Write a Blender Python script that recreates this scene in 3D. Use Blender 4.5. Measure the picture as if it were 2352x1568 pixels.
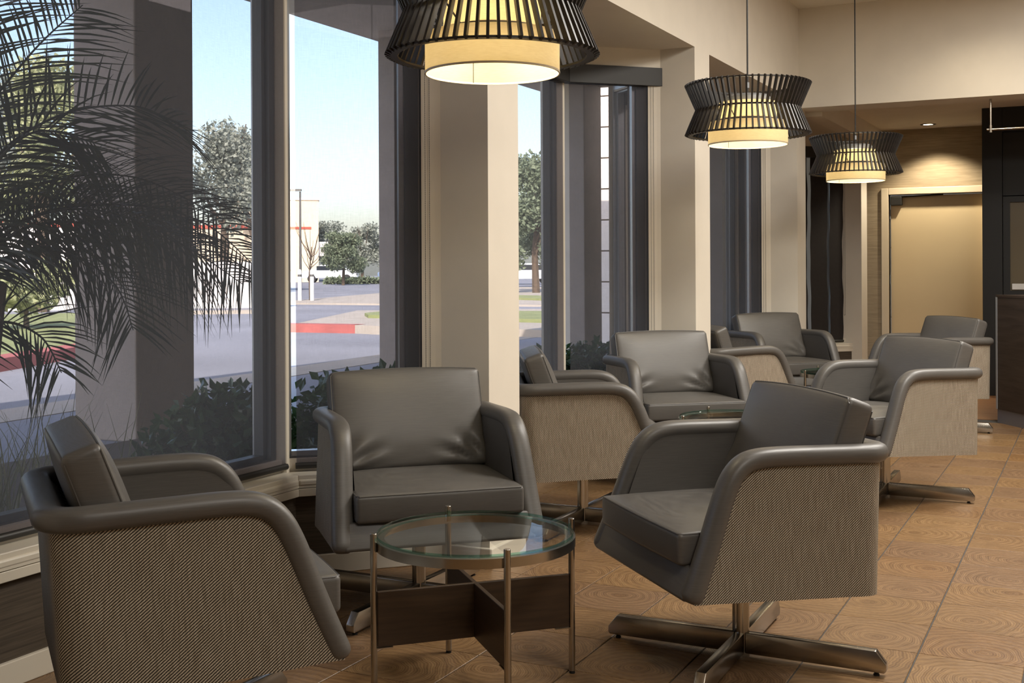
import bpy, bmesh, math, random
import numpy as np
from mathutils import Vector, Matrix
PI = math.pi
R = math.radians
rng = random.Random(7)
sc = bpy.context.scene
for o in list(bpy.data.objects):
    bpy.data.objects.remove(o)
COL = sc.collection

# ------------------------------------------------------------------ camera
cam_d = bpy.data.cameras.new('camera')
cam = bpy.data.objects.new('camera', cam_d)
COL.objects.link(cam)
cam_d.sensor_width = 36.0
cam_d.lens = 2682.1 / 2352 * 36.0
cam_d.shift_y = -(784 - 611.5) / 2352
cam_d.clip_end = 500
cam.matrix_world = (Matrix.Translation((0, 0, 1.21)) @ Matrix.Rotation(0.465365, 4, 'Z')
                    @ Matrix.Rotation(PI / 2, 4, 'X') @ Matrix.Rotation(-0.0048853, 4, 'Z'))
sc.camera = cam

# ------------------------------------------------------------------ exposure, sky, sun, room light
sc.view_settings.view_transform = 'Standard'
sc.view_settings.look = 'None'
sc.view_settings.gamma = 1.0
sc.view_settings.exposure = 0.0
sc.view_settings.use_curve_mapping = False
sc.cycles.use_denoising = True
sc.cycles.max_bounces = 10
sc.cycles.transparent_max_bounces = 24
sc.cycles.sample_clamp_indirect = 4.0

SKY_STRENGTH = 0.62
SUN_STRENGTH = 12.0
w = bpy.data.worlds.new('world')
sc.world = w
w.use_nodes = True
wn = w.node_tree
sky = wn.nodes.new('ShaderNodeTexSky')
sky.sky_type = 'NISHITA'
sky.sun_disc = False
sky.sun_elevation = R(40)
sky.sun_rotation = R(165)
sky.air_density = 1.0
sky.dust_density = 2.0
sky.ozone_density = 1.2
wn.nodes['Background'].inputs[1].default_value = SKY_STRENGTH
wn.links.new(sky.outputs[0], wn.nodes['Background'].inputs[0])

def lamp(name, kind, loc, energy, color, **kw):
    d = bpy.data.lights.new(name, kind)
    d.energy = energy
    d.color = color
    o = bpy.data.objects.new(name, d)
    COL.objects.link(o)
    o.location = loc
    rot = kw.pop('rot', None)
    if rot is not None:
        o.rotation_euler = rot
    for k, v in kw.items():
        setattr(d, k, v)
    return o

sun = lamp('sun', 'SUN', (5, -20, 20), SUN_STRENGTH, (1.0, 0.93, 0.82), angle=R(0.6))
sun.rotation_euler = Vector((-0.32, 0.72, -0.62)).to_track_quat('-Z', 'Y').to_euler()
# unseen area lights added at ceiling height to light columns, floor and chairs
LK = 0.90
WARM = (1.0, 0.95, 0.87)
for (x, y, sx, sy, e) in ((0.15, 4.7, .9, 1.2, 130 * LK), (0.2, 7.2, .9, 1.2, 110 * LK), (1.7, 5.4, 1.2, 2.0, 70 * LK), (0.9, 8.6, 1.0, 1.0, 36 * LK), (1.2, 0.9, 1.2, 1.6, 78 * LK)):
    lamp('ceiling_fill', 'AREA', (x, y, 3.285), e, WARM, shape='RECTANGLE', size=sx, size_y=sy)

# ------------------------------------------------------------------ materials
MATS = {}
class NT:
    def __init__(s, name):
        s.m = bpy.data.materials.new(name)
        s.m.use_nodes = True
        s.t = s.m.node_tree
        s.b = s.t.nodes['Principled BSDF']
        s.out = s.t.nodes['Material Output']
        MATS[name] = s.m
    def n(s, typ, **kw):
        nd = s.t.nodes.new('ShaderNode' + typ)
        for k, v in kw.items():
            setattr(nd, k, v)
        return nd
    def l(s, a, b):
        s.t.links.new(a, b)
    def coord(s, kind='Object', scale=(1, 1, 1), rot=(0, 0, 0), add=None):
        c = s.n('TexCoord')
        mp = s.n('Mapping')
        mp.inputs['Scale'].default_value = scale
        mp.inputs['Rotation'].default_value = rot
        s.l(c.outputs[kind], mp.inputs['Vector'])
        if add is not None:
            s.l(add, mp.inputs['Location'])
        return mp.outputs[0]
    def noise(s, vec, scale=5, detail=2, rough=.5, dist=0):
        n = s.n('TexNoise')
        n.inputs['Scale'].default_value = scale
        n.inputs['Detail'].default_value = detail
        n.inputs['Roughness'].default_value = rough
        n.inputs['Distortion'].default_value = dist
        s.l(vec, n.inputs['Vector'])
        return n.outputs[0]
    def ramp(s, fac, stops):
        r = s.n('ValToRGB')
        e = r.color_ramp.elements
        while len(e) < len(stops):
            e.new(0.5)
        for el, (p, c) in zip(e, stops):
            el.position = p
            el.color = (*c, 1) if len(c) == 3 else c
        s.l(fac, r.inputs[0])
        return r.outputs[0]
    def math(s, op, a, b=None, c=None):
        m = s.n('Math', operation=op)
        for i, v in enumerate((a, b, c)):
            if v is None:
                continue
            if isinstance(v, (int, float)):
                m.inputs[i].default_value = v
            else:
                s.l(v, m.inputs[i])
        return m.outputs[0]
    def mix(s, fac, a, b, typ='MIX'):
        m = s.n('MixRGB', blend_type=typ)
        for i, v in enumerate((fac, a, b)):
            if isinstance(v, (int, float)):
                m.inputs[i].default_value = v
            elif isinstance(v, tuple):
                m.inputs[i].default_value = (*v, 1)
            else:
                s.l(v, m.inputs[i])
        return m.outputs[0]
    def bump(s, h, strength=.2, dist=.01):
        b = s.n('Bump')
        b.inputs['Strength'].default_value = strength
        b.inputs['Distance'].default_value = dist
        s.l(h, b.inputs['Height'])
        s.l(b.outputs[0], s.b.inputs['Normal'])
    def set(s, base=None, rough=None, metal=None, spec=None):
        if base is not None:
            if isinstance(base, tuple):
                s.b.inputs['Base Color'].default_value = (*base, 1)
            else:
                s.l(base, s.b.inputs['Base Color'])
        if rough is not None:
            if isinstance(rough, (int, float)):
                s.b.inputs['Roughness'].default_value = rough
            else:
                s.l(rough, s.b.inputs['Roughness'])
        if metal is not None:
            s.b.inputs['Metallic'].default_value = metal
        if spec is not None:
            s.b.inputs['Specular IOR Level'].default_value = spec
        return s

def srgb(r, g, b):
    f = lambda c: (c / 255 / 12.92) if c / 255 <= .04045 else ((c / 255 + .055) / 1.055) ** 2.4
    return (f(r), f(g), f(b))

def plain(name, base, rough=.6, metal=0., spec=.5, var=.06, scale=6, bump=0, bscale=200):
    s = NT(name)
    v = s.coord()
    n = s.noise(v, scale, 3)
    col = s.ramp(n, [(.3, tuple(c * (1 - var) for c in base)), (.7, tuple(min(1, c * (1 + var)) for c in base))])
    s.set(col, rough, metal, spec)
    if bump:
        s.bump(s.noise(v, bscale, 2), bump, .002)
    return s.m

plain('wall_paint', srgb(216, 208, 194), .75, spec=.25, var=.02, bump=.12, bscale=350)
plain('ceiling_paint', srgb(222, 214, 200), .85, spec=.2, var=.02)
plain('white_trim', srgb(222, 214, 198), .28, spec=.5, var=.015)
plain('door_paint', srgb(214, 192, 152), .5, var=.03, scale=2)
plain('frame_cream', srgb(216, 200, 172), .45, var=.02)
plain('aluminium', (.27, .28, .29), .42, .4, var=.03)
plain('silver_sky_lit', (.50, .52, .54), .35, .5, var=.02)  # silver metal; pale tone also stands for sky reflected on sash edges
plain('frame_backlit', srgb(74, 74, 75), .45, .2, var=.03)  # same aluminium frame, its backlit darkness put into the colour
plain('bronze', srgb(36, 34, 31), .5, 0, var=.04)
plain('dark_shade', srgb(40, 35, 33), .85, var=.12, scale=30)
plain('black_wood', srgb(12, 11, 10), .5, var=.15, scale=3)
plain('rubber', srgb(18, 18, 18), .6)
plain('white_bar', srgb(225, 225, 222), .4)
plain('grout', srgb(76, 74, 72), .9, var=.1, scale=40)
plain('asphalt', srgb(140, 142, 148), .95, spec=.1, var=.14, scale=.35)
plain('sidewalk', srgb(176, 168, 155), .95, spec=.1, var=.08, scale=1.2)
plain('curb_red', srgb(172, 96, 90), .8, var=.15, scale=2)
plain('stucco', srgb(164, 154, 144), .9, spec=.15, var=.05, scale=4, bump=.4, bscale=60)
plain('stucco_white', srgb(238, 232, 222), .9, spec=.15, var=.03)
plain('stucco_cream', srgb(226, 208, 178), .9, spec=.15, var=.04)
plain('red_band', srgb(190, 88, 70), .8)
plain('bark', srgb(92, 78, 64), .95, var=.3, scale=8)
plain('soil', srgb(84, 70, 56), 1, var=.3, scale=10)
plain('bollard_white', srgb(236, 236, 230), .6)
plain('car_white', srgb(226, 230, 234), .25)
plain('car_blue', srgb(120, 140, 165), .25)
plain('car_glass', srgb(40, 46, 52), .1)
plain('pole_metal', srgb(110, 108, 104), .5, .5)
plain('podium_metal', (.55, .57, .6), .35, .7, var=.04)
plain('kick_plate', (.30, .31, .36), .4, .7, var=.06, scale=4)
plain('cord_black', srgb(26, 24, 22), .5)
plain('frost_glass', srgb(104, 94, 74), .3, var=.06, scale=2)

def leaf_mat(name, c1, c2, rough=.5, trans=.25):
    s = NT(name)
    n = s.noise(s.coord(), 3.5, 3)
    col = s.ramp(n, [(.3, c1), (.7, c2)])
    s.set(col, rough, spec=.4)
    tr = s.n('BsdfTranslucent')
    s.l(col, tr.inputs[0])
    mx = s.n('MixShader')
    mx.inputs[0].default_value = trans
    s.l(s.b.outputs[0], mx.inputs[1])
    s.l(tr.outputs[0], mx.inputs[2])
    s.l(mx.outputs[0], s.out.inputs[0])
leaf_mat('leaf_hedge', srgb(38, 66, 44), srgb(78, 108, 66), .28)
leaf_mat('leaf_palm', srgb(38, 46, 28), srgb(66, 74, 42), .35, .35)
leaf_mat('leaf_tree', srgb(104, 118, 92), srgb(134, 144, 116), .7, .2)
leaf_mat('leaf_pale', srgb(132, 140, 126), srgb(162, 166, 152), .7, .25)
leaf_mat('leaf_bush', srgb(148, 154, 110), srgb(184, 188, 144), .7, .25)
leaf_mat('grass_blade', srgb(140, 150, 96), srgb(172, 178, 122), .8, .2)
leaf_mat('ornamental_grass', srgb(110, 118, 84), srgb(160, 158, 122), .7, .3)

# grey-brown leatherette with a fine brushed weave
s = NT('leather')
v = s.coord('Object', (10, 10, 420))
n1 = s.noise(v, 1.6, 2)
n2 = s.noise(s.coord(), 5, 2)
col = s.mix(.35, s.ramp(n1, [(.3, srgb(80, 77, 74)), (.7, srgb(94, 91, 87))]), s.ramp(n2, [(.3, srgb(82, 79, 76)), (.7, srgb(92, 89, 85))]))
s.set(col, s.ramp(n1, [(.3, (.39,) * 3), (.7, (.47,) * 3)]), spec=.55)
s.bump(n1, .05, .002)
s = NT('piping')
s.set(srgb(74, 71, 67), .45)
# diagonal two-tone tweed on UV (metres)
s = NT('tweed')
tc = s.n('TexCoord')
sep = s.n('SeparateXYZ')
s.l(tc.outputs['UV'], sep.inputs[0])
uu, vv = sep.outputs[0], sep.outputs[1]
ph = s.math('ADD', s.math('MULTIPLY', uu, .62), s.math('MULTIPLY', vv, .78))
wob = s.noise(s.coord('UV', (400, 60, 1)), 1, 2)
a = s.math('ADD', s.math('MULTIPLY', ph, 2 * PI / .0056), s.math('MULTIPLY', wob, 1.6))
sn = s.math('MULTIPLY_ADD', s.math('SINE', a), .5, .5)
thr = s.noise(s.coord('UV', (900, 900, 1)), 1, 1)
f = s.math('MULTIPLY_ADD', s.math('SUBTRACT', thr, .5), .5, sn)
slub = s.noise(s.coord('UV', (220, 14, 1)), 1, 2)
light = s.ramp(slub, [(.3, srgb(166, 153, 133)), (.7, srgb(198, 186, 167))])
col = s.mix(s.ramp(f, [(.30, (0,) * 3), (.62, (1,) * 3)]), srgb(50, 45, 39), light)
s.set(col, .85, spec=.2)
s.bump(f, .35, .0015)
# brushed nickel / steel
s = NT('nickel')
n = s.noise(s.coord('Object', (9, 9, 9)), 1, 1)
s.set(s.ramp(n, [(.3, (.43, .395, .34)), (.7, (.46, .425, .37))]), s.ramp(n, [(.3, (.22,) * 3), (.7, (.26,) * 3)]), 1.0)
# walnut boards
def wood(name, c1, c2, scale=(3, 3, 40), rough=.4, rot=(0, 0, 0)):
    s = NT(name)
    v = s.coord('Object', scale, rot)
    n = s.noise(v, 1.5, 4, .6, .4)
    s.set(s.ramp(n, [(.25, c1), (.75, c2)]), rough)
    s.bump(n, .06, .002)
wood('walnut', srgb(46, 34, 24), srgb(72, 54, 38))
wood('podium_wood', srgb(48, 38, 32), srgb(74, 62, 54), (2, 2, 26))
wood('plank_wood', srgb(128, 86, 52), srgb(156, 110, 70), (2, 30, 30))
wood('slat_wood', srgb(26, 23, 21), srgb(46, 41, 37), (60, 60, 8), .45)
# wallpaper: horizontal grasscloth
def paper(name, c1, c2, sz):
    s = NT(name)
    n = s.noise(s.coord('Object', (3, 3, sz)), 1.2, 3, .6)
    n2 = s.noise(s.coord('Object', (8, 8, sz * 3)), 1, 2)
    s.set(s.mix(.4, s.ramp(n, [(.3, c1), (.7, c2)]), s.ramp(n2, [(.3, c1), (.7, c2)])), .8, spec=.2)
    s.bump(n, .1, .002)
paper('wallpaper', srgb(138, 122, 98), srgb(176, 158, 130), 60)
paper('dark_wallpaper', srgb(66, 58, 50), srgb(100, 90, 78), 110)
# wood-print floor tile: a log slice, rings about a random centre
s = NT('wood_tile')
oi = s.n('ObjectInfo')
rnd = oi.outputs['Random']
tc = s.n('TexCoord')
r2 = s.math('FRACT', s.math('MULTIPLY', rnd, 17.31))
r3 = s.math('FRACT', s.math('MULTIPLY', rnd, 53.77))
r4 = s.math('FRACT', s.math('MULTIPLY', rnd, 91.13))
cx = s.n('CombineXYZ')
s.l(s.math('MULTIPLY', s.math('SUBTRACT', r2, .5), .20), cx.inputs[0])
s.l(s.math('MULTIPLY', s.math('SUBTRACT', r3, .5), .16), cx.inputs[1])
s.l(s.math('MULTIPLY', rnd, 9.0), cx.inputs[2])
vm = s.n('VectorMath', operation='ADD')
s.l(tc.outputs['Object'], vm.inputs[0])
s.l(cx.outputs[0], vm.inputs[1])
p = vm.outputs[0]
sep = s.n('SeparateXYZ')
s.l(p, sep.inputs[0])
big = s.noise(p, 7, 2)
r = s.math('SQRT', s.math('ADD', s.math('POWER', sep.outputs[0], 2), s.math('MULTIPLY', s.math('POWER', sep.outputs[1], 2), 1.25)))
rr = s.math('MULTIPLY_ADD', s.math('SUBTRACT', big, .5), .085, r)
fine = s.noise(p, 60, 3)
ring = s.math('SINE', s.math('ADD', s.math('MULTIPLY', rr, 2 * PI / .0085), s.math('MULTIPLY', fine, 2.2)))
ring2 = s.math('SINE', s.math('MULTIPLY', rr, 2 * PI / .031))
rv = s.math('MULTIPLY_ADD', ring, .32, s.math('MULTIPLY_ADD', ring2, .20, .5))
tone = s.ramp(r4, [(0, srgb(138, 109, 76)), (.35, srgb(149, 119, 82)), (.7, srgb(135, 107, 80)), (1, srgb(141, 109, 71))])
dark = s.ramp(r4, [(0, srgb(100, 74, 49)), (.35, srgb(109, 81, 52)), (.7, srgb(97, 74, 54)), (1, srgb(102, 72, 45))])
core = s.ramp(rr, [(.0, srgb(116, 88, 62)), (.06, (1, 1, 1))])
cl = s.mix(rv, dark, tone)
heart = s.ramp(s.math('ADD', rr, s.math('MULTIPLY', r3, .03)), [(.008, (.66, .6, .56)), (.05, (1, 1, 1))])
cl = s.mix(.8, cl, heart, 'MULTIPLY')
blot = s.ramp(s.noise(p, 11, 3), [(.3, (.86, .84, .82)), (.65, (1.05, 1.04, 1.02))])
cl = s.mix(1, cl, blot, 'MULTIPLY')
s.set(cl, s.ramp(fine, [(.3, (.34,) * 3), (.7, (.46,) * 3)]), spec=.45)
s.bump(rv, .05, .002)
# glass
def glass(name, tint=(1, 1, 1), refl=1.0, rough=0.0, one_side=False):
    s = NT(name)
    tr = s.n('BsdfTransparent')
    tr.inputs[0].default_value = (*tint, 1)
    gl = s.n('BsdfGlossy')
    gl.inputs['Roughness'].default_value = rough
    lw_ = s.n('LayerWeight')
    lw_.inputs[0].default_value = .5
    geo = s.n('NewGeometry')
    sch = s.math('MULTIPLY_ADD', s.math('POWER', lw_.outputs['Facing'], 5.0), .95, .042)
    if one_side:
        sch = s.math('MULTIPLY', sch, s.math('SUBTRACT', 1.0, geo.outputs['Backfacing']))
    mx = s.n('MixShader')
    s.l(s.math('MULTIPLY', sch, refl), mx.inputs[0])
    s.l(tr.outputs[0], mx.inputs[1])
    s.l(gl.outputs[0], mx.inputs[2])
    s.l(mx.outputs[0], s.out.inputs[0])
glass('window_glass', (.97, .98, .98), .55)
glass('table_glass', (.97, .985, .98), one_side=True)
glass('glass_edge', (.42, .70, .62), one_side=True)
# sun-screen shade cloth: open weave
s = NT('shade_cloth')
df = s.n('BsdfDiffuse')
df.inputs[0].default_value = (*srgb(86, 88, 94), 1)
tl = s.n('BsdfTranslucent')
tl.inputs[0].default_value = (*srgb(92, 94, 100), 1)
m1 = s.n('MixShader')
m1.inputs[0].default_value = .25
s.l(df.outputs[0], m1.inputs[1])
s.l(tl.outputs[0], m1.inputs[2])
tp = s.n('BsdfTransparent')
tp.inputs[0].default_value = (1, .945, .985, 1)
m2 = s.n('MixShader')
wv = s.noise(s.coord('Object', (30, 30, 700)), 1, 2)
wv2 = s.noise(s.coord('Object', (500, 500, 20)), 1, 2)
fac = s.math('MULTIPLY_ADD', s.math('ADD', s.math('SUBTRACT', wv, .5), s.math('SUBTRACT', wv2, .5)), .10, .40)
s.l(fac, m2.inputs[0])
s.l(m1.outputs[0], m2.inputs[1])
s.l(tp.outputs[0], m2.inputs[2])
s.l(m2.outputs[0], s.out.inputs[0])
# lamp shade linen
s = NT('lamp_linen')
n = s.noise(s.coord('Object', (40, 40, 600)), 1, 2)
c = s.ramp(n, [(.3, srgb(240, 230, 204)), (.7, srgb(250, 241, 218))])
df = s.n('BsdfDiffuse')
tl = s.n('BsdfTranslucent')
s.l(c, df.inputs[0])
s.l(c, tl.inputs[0])
mx = s.n('MixShader')
mx.inputs[0].default_value = .62
s.l(df.outputs[0], mx.inputs[1])
s.l(tl.outputs[0], mx.inputs[2])
s.l(mx.outputs[0], s.out.inputs[0])
def emit(name, color, strength):
    s = NT(name)
    e = s.n('Emission')
    e.inputs[0].default_value = (*color, 1)
    e.inputs[1].default_value = strength
    s.l(e.outputs[0], s.out.inputs[0])
emit('bulb_glow', (1, .80, .48), 9)
emit('downlight_glow', (1, .86, .62), 9)

# ------------------------------------------------------------------ mesh helpers
class MB:
    def __init__(s):
        s.v, s.f, s.uv = [], [], None
    def add(s, vs, fs):
        o = len(s.v)
        s.v += [tuple(map(float, p)) for p in vs]
        s.f += [tuple(i + o for i in f) for f in fs]
        return s
    def box(s, a, b):
        (x0, y0, z0), (x1, y1, z1) = a, b
        x0, x1 = min(x0, x1), max(x0, x1)
        y0, y1 = min(y0, y1), max(y0, y1)
        z0, z1 = min(z0, z1), max(z0, z1)
        return s.add([(x0, y0, z0), (x1, y0, z0), (x1, y1, z0), (x0, y1, z0), (x0, y0, z1), (x1, y0, z1), (x1, y1, z1), (x0, y1, z1)],
                     [(0, 3, 2, 1), (4, 5, 6, 7), (0, 1, 5, 4), (1, 2, 6, 5), (2, 3, 7, 6), (3, 0, 4, 7)])
    def obox(s, c, ax, ay, az):
        c, ax, ay, az = map(np.array, (c, ax, ay, az))
        vs = [c + i * ax + j * ay + k * az for k in (-1, 1) for (i, j) in ((-1, -1), (1, -1), (1, 1), (-1, 1))]
        fl = np.dot(np.cross(ax, ay), az) < 0
        fs = [(0, 3, 2, 1), (4, 5, 6, 7), (0, 1, 5, 4), (1, 2, 6, 5), (2, 3, 7, 6), (3, 0, 4, 7)]
        return s.add(vs, [f[::-1] for f in fs] if fl else fs)
    def prism(s, poly, z0, z1):
        n = len(poly)
        ar = sum(poly[i][0] * poly[(i + 1) % n][1] - poly[(i + 1) % n][0] * poly[i][1] for i in range(n))
        if ar < 0:
            poly = poly[::-1]
        vs = [(x, y, z0) for x, y in poly] + [(x, y, z1) for x, y in poly]
        fs = [tuple(range(n))[::-1], tuple(range(n, 2 * n))] + [(i, (i + 1) % n, n + (i + 1) % n, n + i) for i in range(n)]
        return s.add(vs, fs)
    def tube(s, pts, r, n=8, cap=True):
        pts = [np.array(p, float) for p in pts]
        rs = r if isinstance(r, (list, tuple)) else [r] * len(pts)
        vs = []
        ref = None
        for i, p in enumerate(pts):
            t = pts[min(i + 1, len(pts) - 1)] - pts[max(i - 1, 0)]
            t = t / (np.linalg.norm(t) + 1e-12)
            if ref is None:
                ref = np.array((0, 0, 1.)) if abs(t[2]) < .9 else np.array((1., 0, 0))
            a = np.cross(t, ref)
            a /= np.linalg.norm(a) + 1e-12
            b = np.cross(t, a)
            ref = np.cross(a, t) * 1.0
            for k in range(n):
                an = 2 * PI * k / n
                vs.append(p + rs[i] * (math.cos(an) * a + math.sin(an) * b))
        fs = []
        for i in range(len(pts) - 1):
            for k in range(n):
                fs.append((i * n + k, i * n + (k + 1) % n, (i + 1) * n + (k + 1) % n, (i + 1) * n + k))
        if cap:
            fs.append(tuple(range(n))[::-1])
            fs.append(tuple(range((len(pts) - 1) * n, len(pts) * n)))
        return s.add(vs, fs)
    def lathe(s, prof, n=32, c=(0, 0), close=False):
        m = len(prof)
        vs = [(c[0] + r * math.cos(2 * PI * k / n), c[1] + r * math.sin(2 * PI * k / n), z) for k in range(n) for r, z in prof]
        fs = []
        for k in range(n):
            for i in range(m if close else m - 1):
                j = (i + 1) % m
                a, b = k * m, ((k + 1) % n) * m
                fs.append((a + i, b + i, b + j, a + j))
        return s.add(vs, fs)
    def grid(s, P):
        h, w_ = len(P), len(P[0])
        return s.add([p for row in P for p in row],
                     [(i * w_ + j, i * w_ + j + 1, (i + 1) * w_ + j + 1, (i + 1) * w_ + j) for i in range(h - 1) for j in range(w_ - 1)])
    def mesh(s, name, mat, smooth=False, bevel=0, seg=2, weld=False, fix=False, angle=40):
        me = bpy.data.meshes.new(name)
        me.from_pydata(s.v, [], s.f)
        if bevel or weld or fix:
            bm = bmesh.new()
            bm.from_mesh(me)
            if weld:
                bmesh.ops.remove_doubles(bm, verts=bm.verts, dist=1e-5)
            if fix:
                bmesh.ops.recalc_face_normals(bm, faces=bm.faces)
            if bevel:
                ed = [e for e in bm.edges if len(e.link_faces) == 2 and e.calc_face_angle(0) > R(30)]
                bmesh.ops.bevel(bm, geom=ed, offset=bevel, segments=seg, profile=.5, affect='EDGES', clamp_overlap=True)
            bm.to_mesh(me)
            bm.free()
        if smooth:
            me.polygons.foreach_set('use_smooth', [True] * len(me.polygons))
            if angle:
                me.set_sharp_from_angle(angle=R(angle))
        me.materials.append(MATS[mat])
        me.update()
        return me
    def build(s, name, mat, parent=None, **kw):
        return link(name, s.mesh(name, mat, **kw), parent)

def link(name, me, parent=None, loc=None):
    o = bpy.data.objects.new(name, me)
    COL.objects.link(o)
    if parent is not None:
        o.parent = parent
    if loc is not None:
        o.location = loc
    return o
def tag(o, label=None, cat=None, group=None, kind=None):
    if label: o['label'] = label
    if cat: o['category'] = cat
    if group: o['group'] = group
    if kind: o['kind'] = kind
    return o
def thing(name, loc, label, cat, group=None, rz=0, kind=None):
    o = bpy.data.objects.new(name, None)
    o.empty_display_size = .1
    COL.objects.link(o)
    o.location = loc
    o.rotation_euler = (0, 0, rz)
    return tag(o, label, cat, group, kind)
KIDS = {}
def kids(o):
    return [c for c in COL.objects if c.parent == o]
def copy_tree(o, parent=None):
    c = o.copy()
    COL.objects.link(c)
    if parent is not None:
        c.parent = parent
    for ch in kids(o):
        copy_tree(ch, c)
    return c
def struct(o):
    o['kind'] = 'structure'
    return o
def crspline(P, n):
    P = [np.array(p, float) for p in P]
    out = []
    for i in range(len(P) - 1):
        p0, p1, p2, p3 = P[max(i - 1, 0)], P[i], P[i + 1], P[min(i + 2, len(P) - 1)]
        for k in range(n):
            t = k / n
            out.append(.5 * ((2 * p1) + (-p0 + p2) * t + (2 * p0 - 5 * p1 + 4 * p2 - p3) * t * t + (-p0 + 3 * p1 - 3 * p2 + p3) * t ** 3))
    out.append(P[-1])
    return out

# ------------------------------------------------------------------ room shell
XW = -2.19           # face of the column wall
XP = -2.885          # shade plane of the straight panes
COLS = [(1.45, 1.73), (4.15, 4.425), (6.85, 7.15), (9.55, 9.85), (12.42, 12.75)]
BAYS = [(COLS[i][1], COLS[i + 1][0]) for i in range(4)]
ZC, ZS, ZL = 3.31, 2.54, 2.645
FLOOR_END = 9.79

# floor: grout bed, tiles one by one, far planks
fl = struct(MB().box((-2.86, -2.5, -.12), (4.5, FLOOR_END, -.004)).build('floor', 'grout'))
DX, DY, X0, Y0 = .3054, .3046, -.5071, 3.813
def tile_mesh(name, sx, sy):
    hx, hy, b = sx / 2, sy / 2, .0014
    m = MB()
    vs = [(-hx, -hy, -.006), (hx, -hy, -.006), (hx, hy, -.006), (-hx, hy, -.006),
          (-hx, -hy, -b), (hx, -hy, -b), (hx, hy, -b), (-hx, hy, -b),
          (-hx + b, -hy + b, 0), (hx - b, -hy + b, 0), (hx - b, hy - b, 0), (-hx + b, hy - b, 0)]
    fs = [(8, 9, 10, 11)]
    for k in range(4):
        j = (k + 1) % 4
        fs += [(k, j, 4 + j, 4 + k), (4 + k, 4 + j, 8 + j, 8 + k)]
    return m.add(vs, fs)
tm = tile_mesh('t', DX - .0048, DY - .0026).mesh('tile', 'wood_tile')
rest = MB()
for i in range(-9, 18):
    for j in range(-21, 20):
        x, y = X0 + DX * (i + .5), Y0 + DY * (j + .5)
        if x < -2.80 or y > FLOOR_END - .1:
            continue
        if x < -2.2 and any(a - .1 < y < b + .1 for a, b in COLS):
            continue
        if x < .25 and 2.1 < y:
            link('tile', tm, fl, (x, y, 0))
        else:
            t = tile_mesh('t', DX - .0048, DY - .0026)
            rest.add([(a + x, b + y, c) for a, b, c in t.v], t.f)
tag(rest.build('far_tiles', 'wood_tile', fl), kind='stuff')
for k in range(9):
    MB().box((-2.2 + .0, FLOOR_END + .002 + .38 * k, -.03), (4.5, FLOOR_END + .378 + .38 * k, 0)).build('plank', 'plank_wood', fl)

# ceilings
struct(MB().box((XW, -2.5, ZC), (4.5, 9.62, ZC + .15)).build('ceiling', 'ceiling_paint'))
struct(MB().box((XW - .2, 9.95, ZL), (4.5, 13.1, ZL + .15)).build('ceiling', 'ceiling_paint'))
# far header beam and its underside
struct(MB().box((XW - .15, 9.62, 2.495), (4.5, 9.95, ZC + .15)).build('wall_back', 'wall_paint'))
struct(MB().box((XW - .02, 9.95, 2.46), (-2.07, 13.0, ZL)).build('trim_9', 'ceiling_paint'))
# window wall: header above bays, bay soffits, columns
wl = MB().box((XW - .26, -2.5, ZS), (XW, 9.62, ZC + .15))
wl.box((-3.12, -2.5, ZS), (XW - .26, 12.75, ZS + .22))
wl.box((XW - .26, 9.62, ZS), (XW, 12.75, ZS + .22))
wl.box((XW - .9, -2.5, 0), (XW, 1.45, ZS))
struct(wl.build('wall_left', 'wall_paint'))
for a, b in COLS:
    struct(MB().box((-2.50, a, 0), (XW, b, ZS)).build('wall_left', 'wall_paint'))
    # outside return of the column
    struct(MB().box((-2.62, a - .02, 0), (-2.50, b + .02, ZS)).build('wall_left', 'stucco'))
    bb = MB().box((XW - .24, a - .02, 0), (XW + .02, b + .02, .08))
    struct(bb.build('baseboard_left', 'white_trim', bevel=.004))

# back wall with wallpaper, door in it
XD0, XD1 = -2.005, -1.06
bw = MB()
bw.box((-2.6, 13.0, 0), (XD0, 13.12, ZL)).box((XD1, 13.0, 0), (4.5, 13.12, ZL)).box((XD0, 13.0, 1.955), (XD1, 13.12, ZL))
struct(bw.build('wall_far', 'wallpaper'))
struct(MB().box((4.5, -2.5, 0), (4.62, 13.1, ZC + .15)).build('wall_right', 'wall_paint'))
struct(MB().box((XW - .9, -2.62, 0), (4.5, -2.5, ZC + .15)).build('wall_front', 'walnut'))  # unseen wall, dark finish chosen to cut light bounced onto the columns
door = struct(thing('door_1', (XD0, 13.0, 0), None, None))
dm = MB().box((-.075, -.03, 0), (0, .06, 2.025)).box((0, -.03, 1.955), (XD1 - XD0, .06, 2.025)).box((XD1 - XD0, -.03, 0), (XD1 - XD0 + .075, .06, 2.025))
dm.build('door_frame', 'frame_cream', door, bevel=.005)
MB().box((.012, .055, .01), (XD1 - XD0 - .006, .098, 1.945)).build('door_leaf', 'door_paint', door, bevel=.003)
MB().box((.02, -.02, 1.84), (.135, .055, 1.935)).build('door_closer', 'bronze', door, bevel=.008)
MB().tube([(.13, .0, 1.93), (.55, .02, 1.945)], .009, 6).build('closer_arm', 'bronze', door)
for z in (.25, 1.05, 1.75):
    MB().tube([(.006, .048, z - .05), (.006, .048, z + .05)], .008, 8).build('hinge', 'aluminium', door)

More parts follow.
